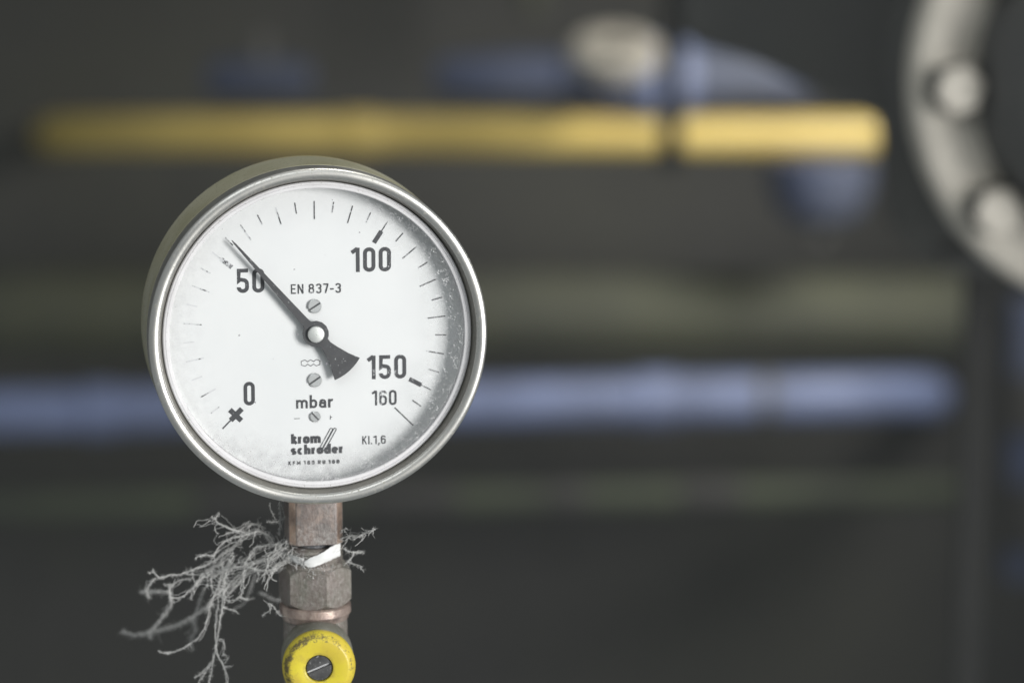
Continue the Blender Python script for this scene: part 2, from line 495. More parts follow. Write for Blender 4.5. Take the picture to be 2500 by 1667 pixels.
    return 0.3, []

def ribbon(mb, pts, closed, t, y, tx=1.0):
    """flat stroke in the local x-z plane"""
    n = len(pts)
    P = [Vector((a, b)) for a, b in pts]
    L, Rr = [], []
    for i in range(n):
        p0 = P[(i - 1) % n] if (closed or i > 0) else None
        p1 = P[(i + 1) % n] if (closed or i < n - 1) else None
        d0 = (P[i] - p0) if p0 is not None else None
        d1 = (p1 - P[i]) if p1 is not None else None
        if d0 is None or d0.length < 1e-9: d0 = d1
        if d1 is None or d1.length < 1e-9: d1 = d0
        d0 = d0.normalized(); d1 = d1.normalized()
        n0 = Vector((-d0.y, d0.x)); n1 = Vector((-d1.y, d1.x))
        m = n0 + n1
        if m.length < 1e-6: m = n0
        m.normalize()
        s = min(1.0 / max(m.dot(n0), 0.45), 2.0) * t / 2
        L.append(P[i] + m * s); Rr.append(P[i] - m * s)
    vs = [(a.x, y, a.y) for a in L] + [(a.x, y, a.y) for a in Rr]
    fs = []
    for i in range(n if closed else n - 1):
        j = (i + 1) % n
        fs.append((n + i, n + j, j, i))
    mb.add(vs, fs)

def lettering(name, s, x0, z0, w, h, t, parent, wear=0.12, X=0.66, gap=0.12, y=-0.08):
    """printed string: cap height h, stretched to width w (mm)"""
    cx, strokes = 0.0, []
    for i, ch in enumerate(s):
        W, st = glyph(ch, t, X)
        for pts, cl in st:
            strokes.append(([(cx + a, b) for a, b in pts], cl))
        cx += W + (gap if ch != ' ' else 0)
    cx -= gap
    sx = w / cx
    mb = MB()
    for i, (pts, cl) in enumerate(strokes):
        ribbon(mb, [(x0 + a * sx, z0 + b * h) for a, b in pts], cl, t * h * (0.5 + 0.5 * min(sx / h, 1.4)), y - 0.012 * i)
    o = mb.build(name, M['ink'], parent, smooth=0, normals=False)
    o['wear'] = wear
    return o

# ------------------------------------------------------------------ background: wall and pipework
wb = MB(1.0)
wb.add([(-4, 2.45, -0.6), (4, 2.45, -0.6), (4, 2.45, 3.2), (-4, 2.45, 3.2)], [(0, 1, 2, 3)])
wall = wb.build('wall', M['wall'], smooth=0)
wall['kind'] = 'structure'

def pipe_between(name, mat, a, b, r, parent, seg=40, extra=None):
    """straight pipe from a to b; extra = [(t, half width, radius)] bulges along it"""
    a, b = Vector(a), Vector(b)
    L = (b - a).length
    st = [(0.0, r), (L, r)]
    for t, hw, rr in (extra or []):
        st += [(t * L - hw, r), (t * L - hw + 0.002, rr), (t * L + hw - 0.002, rr), (t * L + hw, r)]
    st.sort()
    mb = MB(1.0)
    pts = [a + (b - a) * (s / L) for s, _ in st]
    mb.tube(pts, [q for _, q in st], seg)
    return mb.build(name, mat, parent, smooth=40)

def collar(name, mat, a, b, t, half, r, parent, seg=32):
    a, b = Vector(a), Vector(b)
    d = (b - a).normalized()
    c = a + (b - a) * t
    mb = MB(1.0)
    mb.tube([c - d * half, c - d * (half * 0.9), c + d * (half * 0.9), c + d * half], [r * 0.96, r, r, r * 0.96], seg)
    return mb.build(name, mat, parent, smooth=40)

def bent_pipe(name, mat, a, b, r, bend, back, parent, extra=None):
    """pipe from a to b that then turns back, falling slightly, into the wall"""
    a, b = Vector(a), Vector(b)
    d0 = (b - a).normalized()
    L = (b - a).length
    st = [(0.0, r), (L, r)]
    for t_, hw, rr_ in (extra or []):
        st += [(t_ * L - hw, r), (t_ * L - hw + 0.002, rr_), (t_ * L + hw - 0.002, rr_), (t_ * L + hw, r)]
    st.sort()
    path = [a + d0 * s for s, _ in st]
    rad = [q for _, q in st]
    back = Vector(back).normalized()
    for k in range(1, 15):
        a_ = R(90 * k / 14)
        path.append(b + d0 * bend * math.sin(a_) + back * bend * (1 - math.cos(a_)))
        rad.append(r)
    path.append(path[-1] + back * 0.5)
    rad.append(r)
    mb = MB(1.0)
    mb.tube(path, rad, 40)
    return mb.build(name, mat, parent, smooth=40)

# yellow gas pipe, upper run
ya, yb = (-0.405, 1.850, 1.0943), (0.80, 2.02, 1.0735)
t = thing('yellow_pipe', 'thick yellow pipe running level across the background above the gauge', 'pipe')
bent_pipe('pipe', M['yellow'], yb, Vector(ya) + (Vector(yb) - Vector(ya)) * 0.20, 0.0185, 0.22, (-0.165, 0.98, -0.10), t)
collar('coupling', M['yellow'], ya, yb, 0.262, 0.018, 0.0212, t)

# yellow riser at the left edge
t = tag(pipe_between('yellow_riser', M['yellow'], (-0.4520, 1.72, 1.40), (-0.4520, 1.72, 1.085), 0.020, None),
        'short yellow vertical pipe at the far left edge of the background', 'pipe')

# blue water pipe, lower run
ba, bb = (-0.75, 1.76, 0.8305), (0.480, 1.945, 0.8195)
t = thing('blue_pipe', 'long blue pipe running across the background behind the gauge', 'pipe')
bent_pipe('pipe', M['blue'], ba, Vector(ba) + (Vector(bb) - Vector(ba)) * 0.925, 0.0225, 0.10, (0.15, 0.97, -0.19), t, extra=[(0.60, 0.016, 0.026), (0.84, 0.022, 0.0265), (0.36, 0.018, 0.026)])
for tt in (0.865,):
    collar('pipe_clamp', M['dark_iron'], ba, bb, tt, 0.006, 0.0250, t)

# big lagged duct between them
da, db = (-0.80, 1.985, 0.898), (0.535, 2.035, 0.885)
t = thing('lagged_duct', 'wide olive grey lagged duct between the yellow and the blue pipe', 'duct')
pipe_between('duct', M['olive'], da, db, 0.043, t, 48)
for tt in (0.32, 0.62, 0.87):
    collar('band', M['olive'], da, db, tt, 0.005, 0.0442, t)

# low thin green pipe with dark couplings
ga, gb = (-0.62, 1.735, 0.7475), (0.50, 1.83, 0.7445)
t = thing('green_pipe', 'thin dull green pipe low in the background below the blue pipe', 'pipe')
pipe_between('pipe', M['green'], ga, gb, 0.0125, t)
for tt, hw in ((0.10, 0.06), (0.40, 0.07), (0.52, 0.045), (0.78, 0.030), (0.655, 0.018)):
    collar('sleeve', M['black_paint'], ga, gb, tt, hw, 0.0145, t)

# blue actuator with a cream cap above the yellow pipe
t = thing('motor_valve', 'blue fitting with a cream round cap above the yellow pipe', 'valve', (0.16, 1.93, 1.14))
mb = MB(1.0)
mb.lathe([(0.0, -0.175), (0.016, -0.175), (0.022, -0.165), (0.026, -0.09), (0.024, -0.05), (0.036, -0.03), (0.038, 0.02), (0.034, 0.08),
          (0.024, 0.14), (0.022, 0.19), (0.016, 0.20), (0.0, 0.20)], 'x', 40)
mb.build('housing', M['shaded_blue'], t, smooth=30)
mb = MB(1.0)
mb.lathe([(0.0, 0.030), (0.037, 0.030), (0.040, 0.034), (0.039, 0.060), (0.033, 0.085), (0.027, 0.105), (0.023, 0.112), (0.0, 0.112)], 'x', 40)
mb.build('lit_end', M['blue'], t, smooth=30)  # lit end of the same housing, split off to carry the brighter blue
cap = MB(1.0)
cap.lathe([(0.0, 0.008), (0.012, 0.008), (0.013, 0.0125), (0.034, 0.010), (0.0415, 0.004), (0.0425, -0.004), (0.040, -0.010), (0.0, -0.010)], 'z', 48)
cp = cap.build('cap', M['cream_dull'], t, (-0.004, -0.20, 0.040), smooth=30)
cp.rotation_euler = (R(20), 0, 0)
sm = MB(1.0)
sm.prism([(0.012 * math.cos(R(60 * k)), 0.012 * math.sin(R(60 * k))) for k in range(6)], 0.008, 0.0135)
so = sm.build('nut', M['black_paint'], cp, (0.004, -0.022, 0.0), smooth=0)
st = MB(1.0)
st.tube([(-0.004, -0.197, 0.028), (-0.004, -0.10, 0.008), (-0.004, 0.0, 0.0)], [0.012, 0.012, 0.014], 20)
st.build('bonnet', M['blue'], t)

t = thing('blue_strainer', 'small dim blue pipe fitting above the yellow pipe, left of the cream cap', 'pipe fitting', (-0.188, 1.93, 1.138))
mb = MB(1.0)
mb.lathe([(0.0, -0.052), (0.016, -0.052), (0.019, -0.04), (0.022, -0.01), (0.021, 0.03), (0.017, 0.05), (0.0, 0.052)], 'x', 32)
mb.build('body', M['shaded_blue'], t, smooth=30)
mb = MB(1.0)
mb.lathe([(0.0, 0.046), (0.010, 0.046), (0.011, 0.02), (0.011, 0.0)], 'z', 24)
mb.build('plug', M['dark_iron'], t, smooth=30)

t = thing('blue_fitting', 'dim blue rounded fitting hanging just under the right end of the yellow pipe', 'pipe fitting', (0.366, 1.90, 1.003))
mb = MB(1.0)
mb.lathe([(0.0, 0.0), (0.026, 0.0), (0.038, 0.006), (0.046, 0.022), (0.051, 0.034), (0.051, 0.062), (0.02, 0.064), (0.0, 0.064)], 'z', 40)
mb.build('pot', M['shaded_blue'], t, smooth=30)
mb = MB(1.0)
mb.lathe([(0.0, -0.02), (0.009, -0.02), (0.010, -0.004), (0.010, 0.001)], 'z', 24)
mb.build('drain_plug', M['dark_iron'], t, smooth=30)

# hanger rod in front of the yellow pipe
t = thing('hanger_rod', 'dark vertical hanger rod crossing in front of the yellow pipe', 'rod', (0.1907, 1.405, 1.108))
mb = MB(1.0)
mb.tube([(0, 0, 0), (0, 0, 0.005), (0, 0, 0.34)], [0.0070, 0.0085, 0.0085], 24)
mb.build('rod', M['black_paint'], t)
mb = MB(1.0)
mb.prism([(0.011 * math.cos(R(60 * k)), 0.011 * math.sin(R(60 * k))) for k in range(6)], 0.003, 0.013)
mb.build('nut', M['black_paint'], t, smooth=0)

tag(pipe_between('conduit', M['olive'], (0.085, 2.2, 1.50), (0.085, 2.2, 1.195), 0.013, None), 'faint grey vertical conduit at the top of the background', 'conduit')

# post and small blue pipe at the right
t = thing('support_post', 'dark square support post below the cream flange at the right', 'post', (0.3536, 0.87, 0.60))
mb = MB(1.0)
mb.prism([(-0.0072, -0.0072), (0.0072, -0.0072), (0.0072, 0.0072), (-0.0072, 0.0072)], 0.0, 0.51)
mb.build('post', M['black_paint'], t, smooth=30, bevel=0.001)
mb = MB(1.0)
mb.prism([(-0.03, -0.03), (0.03, -0.03), (0.03, 0.03), (-0.03, 0.03)], 0.511, 0.517)
mb.build('head_plate', M['black_paint'], t, smooth=30, bevel=0.001)

t = thing('blue_drop_pipe', 'dim blue vertical pipe at the right edge beyond the dark post', 'pipe', (0.530, 1.66, 0.70))
mb = MB(1.0)
mb.tube([(0, 0, 0), (0, 0, 0.26)], [0.0155, 0.0155], 28)
mb.build('pipe', M['shaded_blue'], t)
for z, hh in ((0.165, 0.026), (0.06, 0.03)):
    mb = MB(1.0)
    mb.tube([(0, 0, z - hh), (0, 0, z + hh)], [0.0185, 0.0185], 28)
    mb.build('sleeve', M['black_paint'], t)

# cream flange on a dark housing, right
FY = R(10)
t = thing('flanged_housing', 'dark housing with a cream round flange and bolts at the upper right', 'housing', (0.396, 0.603, 1.2387), FY)
fl = MB(1.0)
fl.lathe([(0.086, -0.0), (0.1190, -0.0), (0.1235, 0.002), (0.1255, 0.006), (0.1255, 0.021), (0.1230, 0.024), (0.086, 0.024)], 'y', 120, closed=True)
flange = fl.build('flange', M['cream'], t, smooth=40)
hub = MB(1.0)
hub.lathe([(0.0, -0.072), (0.074, -0.072), (0.087, -0.068), (0.0920, -0.058), (0.0935, -0.010), (0.0945, -0.002), (0.0950, 0.004), (0.0855, 0.006), (0.0855, 0.03), (0.080, 0.05), (0.080, 0.20), (0.0, 0.20)], 'y', 96)
hub.build('cover', M['dark_iron'], t, smooth=40)
bolt_me = None
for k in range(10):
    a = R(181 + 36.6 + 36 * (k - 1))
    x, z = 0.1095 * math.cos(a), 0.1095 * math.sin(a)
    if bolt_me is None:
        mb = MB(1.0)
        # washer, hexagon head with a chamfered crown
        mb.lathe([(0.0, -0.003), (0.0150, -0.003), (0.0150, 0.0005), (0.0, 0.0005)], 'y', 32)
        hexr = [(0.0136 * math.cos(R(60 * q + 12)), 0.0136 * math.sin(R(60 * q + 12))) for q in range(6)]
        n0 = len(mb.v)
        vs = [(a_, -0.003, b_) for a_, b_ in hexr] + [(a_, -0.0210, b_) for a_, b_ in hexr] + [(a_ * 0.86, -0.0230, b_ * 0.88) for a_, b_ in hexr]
        mb.add(vs, [(i, (i + 1) % 6, 6 + (i + 1) % 6, 6 + i) for i in range(6)], 1)  # head sides coloured dark in place of the shade on them
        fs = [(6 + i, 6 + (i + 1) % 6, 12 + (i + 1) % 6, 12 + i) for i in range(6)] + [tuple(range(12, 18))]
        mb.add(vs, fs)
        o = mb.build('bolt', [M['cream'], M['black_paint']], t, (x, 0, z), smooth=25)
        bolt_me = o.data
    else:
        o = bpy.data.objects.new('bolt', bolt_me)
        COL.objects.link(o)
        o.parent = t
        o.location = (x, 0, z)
# housing behind the flange (its sloping shoulder runs up to the left)
poly = [(0.1640, 1.44), (0.1684, 1.2427), (0.2100, 1.2300), (0.2965, 1.1905), (0.2995, 1.1621), (0.3037, 1.1200), (0.336, 1.0990), (0.62, 1.0990), (0.62, 1.44)]
loc = Matrix.Rotation(-FY, 4, 'Z') @ Matrix.Translation((-0.396, -0.603, -1.2387))
mb = MB(1.0)
mb.prism(poly, 0.845, 0.94, 'y')
mb.v = [tuple(loc @ Vector(p)) for p in mb.v]
mb.build('housing', M['dark_iron'], t, smooth=30, bevel=0.008, bevel_seg=4)

# ------------------------------------------------------------------ pressure gauge
GX, GY, GZ = -0.00456, 0.02458, 1.2 - 0.0722      # foot of the square shank
gauge = thing('pressure_gauge', 'round steel pressure gauge with white dial reading just above 50 mbar', 'pressure gauge', (GX, GY, GZ), R(10.5))
OFF = (0, -0.025, 0.0722)                           # bezel centre seen from the foot

mb = MB()
mb.lathe([(0, 42.0), (40, 42.0), (53.0, 41.7), (54.7, 40.0), (54.9, 37.0), (54.6, 12.5), (54.15, 12.0), (53.9, 11.0), (53.4, 10.2), (51.0, 9.8), (49.6, 9.6), (49.6, 12.6), (0, 12.6)], 'y', 160)
mb.build('casing', M['casing'], gauge, OFF, smooth=35)

# bezel: rolled lip, sloping throat
prof = [(53.6, 12.6), (54.3, 12.2), (54.6, 11.0), (54.6, 7.5), (54.6, 4.2)]
prof += [(52.85 + 1.75 * math.cos(R(a)), 1.3 - 1.25 * math.sin(R(a))) for a in range(-30, 176, 10)]
mb = MB()
mb.lathe(prof, 'y', 192)
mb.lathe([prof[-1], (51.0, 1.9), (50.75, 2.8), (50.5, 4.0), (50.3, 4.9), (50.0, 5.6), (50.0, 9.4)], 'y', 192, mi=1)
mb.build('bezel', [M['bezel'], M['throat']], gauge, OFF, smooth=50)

mb = MB()
mb.lathe([(49.95, 4.75), (49.6, 4.45), (49.15, 4.42), (49.0, 4.75), (48.85, 4.50), (48.0, 4.62), (47.75, 4.9), (47.7, 7.4), (49.95, 7.4)], 'y', 192, closed=True)
mb.build('gasket_ring', M['gasket'], gauge, OFF, smooth=30)

mb = MB()
mb.lathe([(0.0, 5.35), (48.0, 5.35)], 'y', 96, mi=0)
mb.lathe([(48.0, 5.35), (48.0, 6.9), (0.0, 6.9)], 'y', 96, mi=1)
mb.build('glass', [M['glass'], M['glass_clear']], gauge, OFF, smooth=20)

DOFF = (OFF[0], OFF[1] + 0.012, OFF[2])             # dial face
mb = MB()
mb.lathe([(0, 0.0), (46.5, 0.0), (47.6, -0.05), (49.4, -0.9), (49.4, 0.5), (0, 0.5)], 'y', 128)
dial = mb.build('dial', M['dial'], gauge, DOFF, smooth=40)

# scale
def tick(name, ang, r0, r1, w, wear, y=-0.08, w2=None):
    d = Vector((math.cos(R(ang)), math.sin(R(ang))))
    n = Vector((-d.y, d.x))
    pts = [d * r0 + n * w / 2, d * r0 - n * w / 2, d * r1 - n * (w2 or w) / 2, d * r1 + n * (w2 or w) / 2]
    mb = MB()
    mb.add([(p.x, y, p.y) for p in pts], [(0, 1, 2, 3)])
    o = mb.build(name, M['ink'], dial, smooth=0, normals=False)
    o['wear'] = wear
    return o
rt = random.Random(3)
for i in range(0, 33):
    v = 5 * i
    ang = 225 - 270 * v / 160
    # ink is palest round the left of the dial
    x = math.cos(R(ang))
    wear = 0.34 + 0.46 * max(0, -x) ** 1.1 + rt.uniform(-0.06, 0.08)
    if v in (50, 100, 150):
        tick('scale_block', ang, 34.7, 39.2, 1.45, wear - (0.20 if v != 50 else 0.08))
        tick('tick_mark', ang, 39.2, 42.8, 0.36, wear)
    elif v == 0:
        tick('tick_mark', ang, 38.2, 43.4, 0.45, 0.1)
        a = R(ang)
        mbz = MB()
        d = Vector((math.cos(a), math.sin(a))); n = Vector((-d.y, d.x)); c = d * 37.3
        for (u0, u1, v0, v1, yy) in ((-2.9, 2.3, -0.85, 0.85, -0.09), (-0.85, 0.85, -2.6, 2.6, -0.12)):
            q = [c + d * u0 + n * v0, c + d * u1 + n * v0, c + d * u1 + n * v1, c + d * u0 + n * v1]
            mbz.add([(p.x, yy, p.y) for p in q], [(0, 1, 2, 3)])
        o = mbz.build('zero_cross', M['ink'], dial, smooth=0, normals=False)
        o['wear'] = 0.08
    elif v == 160:
        tick('tick_mark', ang, 36.3, 45.0, 0.42, 0.25)
    elif v % 10 == 0:
        tick('tick_mark', ang, 37.0, 42.9, 0.40, wear)
    else:
        tick('tick_mark', ang, 39.3, 42.9, 0.38, wear)

lettering('numeral', '50', -25.36, 13.60, 8.96, 7.84, 0.15, dial, 0.10)
lettering('numeral', '100', 11.98, 19.43, 12.88, 7.94, 0.15, dial, 0.16)
lettering('numeral', '150', 16.94, -16.02, 12.69, 7.83, 0.15, dial, 0.20)
lettering('numeral', '160', 18.30, -24.75, 8.09, 4.94, 0.135, dial, 0.28)
lettering('numeral', '0', -23.69, -23.30, 3.65, 7.78, 0.15, dial, 0.14)
lettering('unit_lettering', 'mbar', -6.70, -24.90, 12.30, 4.34, 0.155, dial, 0.16, X=0.66)
lettering('standard_lettering', 'EN 837-3', -7.92, 12.84, 16.32, 3.12, 0.125, dial, 0.22, gap=0.14)
lettering('class_lettering', 'Kl.1,6', 14.89, -37.56, 7.79, 2.77, 0.125, dial, 0.24, gap=0.13)
lettering('maker_lettering', 'krom', -8.56, -36.54, 9.9, 3.25, 0.245, dial, 0.04, X=0.72, gap=0.01)
lettering('maker_lettering', 'schroder', -8.75, -40.16, 17.62, 3.25, 0.245, dial, 0.04, X=0.66, gap=0.00)
lettering('type_lettering', 'KFM 160 RB 100', -9.50, -43.55, 16.88, 1.25, 0.20, dial, 0.25, gap=0.22)
lettering('adjuster_lettering', '-', -7.40, -28.75, 1.9, 1.3, 0.16, dial, 0.55)
mb = MB()
ribbon(mb, [(4.5, -28.9), (4.5, -27.3)], False, 0.24, -0.08)
ribbon(mb, [(4.5, -28.1), (5.1, -28.1)], False, 0.2, -0.1)
mb.build('adjuster_lettering', M['ink'], dial, smooth=0, normals=False)['wear'] = 0.35
mb = MB()
for k, (xa, xb) in enumerate(((1.15, 4.75), (2.35, 5.95))):
    a, b = Vector((xa, -38.6)), Vector((xb, -32.2))
    d = (b - a).normalized(); n = Vector((-d.y, d.x)) * 0.42
    loop = []
    for q in range(7):
        w = R(-90 + 180 * q / 6)
        loop.append(b + d * 0.42 * math.cos(w) + n * math.sin(w))
    for q in range(7):
        w = R(90 + 180 * q / 6)
        loop.append(a + d * 0.42 * math.cos(w) + n * math.sin(w))
    ribbon(mb, [(p.x, p.y) for p in loop], True, 0.24, -0.15 - 0.03 * k)
mb.build('maker_emblem', M['ink'], dial, smooth=0, normals=False)['wear'] = 0.12
mb = MB()
sy = [(0, .22), (0, .78), (.2, 1), (.34, .68), (.5, 1), (.66, .68), (.8, 1), (1, .78), (1, .22), (.8, 0), (.66, .32), (.5, 0), (.34, .32), (.2, 0)]
ribbon(mb, [(-4.83 + a * 6.1, -11.0 + b * 2.1) for a, b in sy], True, 0.22, -0.08)
mb.build('bellows_symbol', M['ink'], dial, smooth=0, normals=False)['wear'] = 0.25

# slotted screws in the dial
def slotted(name, x, z, r, h, ang, gap, parent, mat, y0=0.0, floor_mat=None):
    mb = MB()
    g = gap / 2
    a0 = math.degrees(math.asin(g / r))
    for s in (0, 180):
        rim = [(r * math.cos(R(a)), r * math.sin(R(a))) for a in [a0 + (180 - 2 * a0) * i / 20 for i in range(21)]]
        rim2 = [((r - 0.25) * math.cos(R(a)), (r - 0.25) * math.sin(R(a))) for a in [a0 * 1.15 + (180 - 2.3 * a0) * i / 20 for i in range(21)]]
        M2 = Matrix.Rotation(R(s + ang), 2)
        rim = [M2 @ Vector(p) for p in rim]; rim2 = [M2 @ Vector(p) for p in rim2]
        n = len(rim)
        vs = [(p.x, -0.02, p.y) for p in rim] + [(p.x, -h + 0.2, p.y) for p in rim] + [(p.x, -h, p.y) for p in rim2]
        fs = []
        for i in range(n):
            j = (i + 1) % n
            fs += [(i, j, n + j, n + i), (n + i, n + j, 2 * n + j, 2 * n + i)]
        fs.append(tuple(2 * n + i for i in range(n)))
        mb.add(vs, fs)
    mb.lathe([(0, -h * 0.35), (r * 0.97, -h * 0.35), (r * 0.97, -0.01)], 'y', 32, mi=1 if floor_mat else 0)
    return mb.build(name, [mat, floor_mat] if floor_mat else mat, parent, (x * MM, y0 * MM, z * MM), smooth=30)
slotted('dial_screw', -0.3, 8.7, 2.25, 0.9, 32, 0.6, dial, M['screw'], floor_mat=M['thread'])
slotted('dial_screw', -0.5, -15.6, 2.25, 0.9, 34, 0.6, dial, M['screw'], floor_mat=M['thread'])
slotted('dial_screw', -0.5, -27.7, 1.75, 0.8, -48, 0.55, dial, M['screw'], floor_mat=M['thread'])

# pointer: needle, boss and fan-shaped tail as one plate
PA = 130.6
mb = MB()
pts = []
pts += [(41.0, 0.10), (39.5, 0.30), (22, 0.85), (8.0, 1.25), (4.6, 1.40)]
pts += [(4.25 * math.cos(R(a)), 4.25 * math.sin(R(a))) for a in (22, 45, 70, 95, 120, 140, 154)]
pts += [(-5.2, 1.75), (-8, 2.45), (-12, 3.75)]
pts += [(-16.5 * math.cos(R(a)), 16.5 * math.sin(R(a))) for a in (19.2, 18, 12, 6)]
half = list(pts)
full = half + [(-16.5, 0)] + [(a, -b) for a, b in reversed(half)]
full = [(a, b) for a, b in full]
mb.prism(full, -0.35, 0.35, 'y')
ptr = mb.build('pointer', M['pointer'], gauge, (OFF[0] - 0.0003, OFF[1] + 0.012 - 0.0028, OFF[2]), smooth=30, bevel=0.08, bevel_seg=1)
ptr.rotation_euler = (0, -R(PA), 0)
mb = MB()
mb.lathe([(0, -1.62), (0.16, -1.62), (0.22, -1.78), (1.6, -1.74), (2.45, -1.62), (2.7, -1.4), (2.7, -0.3)], 'y', 48)
mb.build('pointer_cap', M['pin'], ptr, smooth=30)
mb = MB()
mb.lathe([(1.5, 0.3), (1.5, 2.75)], 'y', 24)
mb.build('arbor', M['pin'], ptr)

# square shank of the gauge
def csq(hw, c):
    return [(hw - c, -hw), (hw, -hw + c), (hw, hw - c), (hw - c, hw), (-hw + c, hw), (-hw, hw - c), (-hw, -hw + c), (-hw + c, -hw)]
mb = MB()
mb.prism(csq(9.0, 2.4), 0.3, 24.0)
mb.mi = [0, 0] + [1 if k % 2 == 0 else 0 for k in range(8)]
mb.build('square_shank', [M['brass'], M['brass_edge']], gauge, smooth=25, bevel=0.35)
mb = MB()
mb.lathe([(0, 1.0), (7.2, 1.0), (7.2, 0.2), (6.4, -0.6), (6.4, -3.0), (0, -3.0)], 'z', 40)
mb.build('threaded_end', M['thread'], gauge, smooth=30)

# ------------------------------------------------------------------ push-button valve below the gauge
VX, VY, VZ = -0.00430, 0.02458, 1.0600
valve = thing('button_valve', 'dusty brass valve fitting under the gauge with a round yellow push knob', 'valve', (VX, VY, VZ), R(6.5))
def vz(z):                                          # height below the bezel centre -> above the valve's foot
    return z + (1.2 - VZ) * 1000
mb = MB()
prof = [(6.6, vz(-73.4)), (8.4, vz(-73.4)), (9.3, vz(-74.3))]
for k in range(3):
    z = -75.0 - k * 1.4
    prof += [(9.45, vz(z)), (9.05, vz(z - 0.7))]
prof += [(9.5, vz(-79.0)), (10.2, vz(-79.8)), (10.6, vz(-81.0)), (0.5, vz(-81.2))]
mb.lathe(prof, 'z', 64)
mb.build('neck', M['brass_grey'], valve, smooth=30)
mb = MB()
hp, ap = [], 12.3 * math.cos(R(30))
for k in range(72):                                  # flats with turned, chamfered ends
    a = k * 5
    q = ap / math.cos(R((a % 60) - 30))
    hp.append((R(a + 16), q))
zt, zb_ = vz(-79.9), vz(-93.8)
rings = []
for th, q in hp:
    cut = (q - ap) * 1.15
    rings += [(ap * 0.94, th, zb_), (q * 0.995, th, zb_ + 0.25 + cut), (q, th, zb_ + 0.6 + cut), (q, th, zt - 0.6 - cut), (q * 0.995, th, zt - 0.25 - cut), (ap * 0.94, th, zt)]
vs = [(r_ * math.sin(th), -r_ * math.cos(th), z) for r_, th, z in rings]
fs = []
for k in range(72):
    k2 = (k + 1) % 72
    fs += [(k * 6 + i, k * 6 + i + 1, k2 * 6 + i + 1, k2 * 6 + i) for i in range(5)]
mb.add(vs, fs)
mb.build('hexagon', M['brass_grey'], valve, smooth=22)
mb = MB()
mb.lathe([(5, vz(-93.2)), (11.2, vz(-93.4)), (11.9, vz(-93.9)), (11.95, vz(-96.4)), (11.5, vz(-97.0)), (10.9, vz(-98.6)), (5, vz(-99.0))], 'z', 64)
mb.build('collar', M['copper'], valve, smooth=30)
mb = MB()
mb.lathe([(5, vz(-98.6)), (10.3, vz(-98.7)), (10.7, vz(-100)), (10.7, vz(-124)), (10.0, vz(-128)), (8.2, vz(-129)), (8.2, vz(-140)), (0, vz(-140))], 'z', 64)
mb.build('body', M['brass_grey'], valve, smooth=40)
KZ = vz(-108.9)
mb = MB()
mb.lathe([(9.0, -6.0), (11.2, -7.0), (11.9, -8.2), (11.9, -20.0), (11.5, -20.8), (10.0, -21.0)], 'y', 72)
mb.build('barrel', M['knob_body'], valve, (0, 0, KZ * MM), smooth=35)
mb = MB()
mb.lathe([(9.5, -20.5), (11.6, -21.1), (11.95, -21.6), (12.0, -23.2), (11.6, -24.4), (10.6, -25.7), (9.8, -26.4), (9.2, -26.6), (7.0, -26.3), (5.0, -26.2), (4.55, -26.0), (4.4, -25.4), (4.4, -23.0), (0, -23.0)], 'y', 96)
kn = mb.build('knob', M['knob'], valve, (0, 0, KZ * MM), smooth=35)
slotted('knob_screw', 0.0, 0.0, 4.25, 1.6, 22, 0.85, kn, M['knob_screw'], y0=-23.9, floor_mat=M['bright'])

# white sealing tape wound between shank and valve
def wrap(name, R0, th0, th1, zc0, zc1, w0, w1, seed):
    rr = random.Random(seed)
    mb = MB()
    n, m = 26, 7
    g0, gk = [], []
    for i in range(n + 1):
        f = i / n
        th = R(th0 + (th1 - th0) * f)
        ease = f * f * (3 - 2 * f)
        zc = zc0 + (zc1 - zc0) * ease
        w = (w0 + (w1 - w0) * f) * (1 + rr.uniform(-0.04, 0.04)) * min(1, 0.45 + 4 * f)
        for j in range(m):
            u = j / (m - 1) - 0.5
            r = R0 + 0.16 * math.cos(u * math.pi) + 0.16 * math.sin(9 * u + 5 * f) + 0.10 * math.sin(14 * f + 3 * u)
            z = zc + u * w
            for dr, L in ((0, g0), (-0.35, gk)):
                L.append(((r + dr) * math.sin(th), -(r + dr) * math.cos(th), z))
    N = len(g0)
    fs = []
    for i in range(n):
        for j in range(m - 1):
            a, b, c, d = i * m + j, i * m + j + 1, (i + 1) * m + j + 1, (i + 1) * m + j
            fs += [(a, b, c, d), (N + d, N + c, N + b, N + a)]
        for j in (0, m - 1):
            fs.append((i * m + j, (i + 1) * m + j, N + (i + 1) * m + j, N + i * m + j))
    for i in (0, n):
        for j in range(m - 1):
            fs.append((i * m + j, i * m + j + 1, N + i * m + j + 1, N + i * m + j))
    mb.add(g0 + gk, fs)
    return mb
tape = thing('sealing_tape', 'torn white sealing tape wound round the thread below the square shank', 'tape', (VX, VY, VZ), 0)
wrap('strip', 10.1, -16, 60, vz(-77.6), vz(-73.9), 2.9, 5.0, 1).build('strip', M['tape'], tape, smooth=60)
wrap('strip', 9.75, -64, -18, vz(-76.4), vz(-77.3), 2.0, 2.6, 2).build('strip', M['tape'], tape, smooth=60)

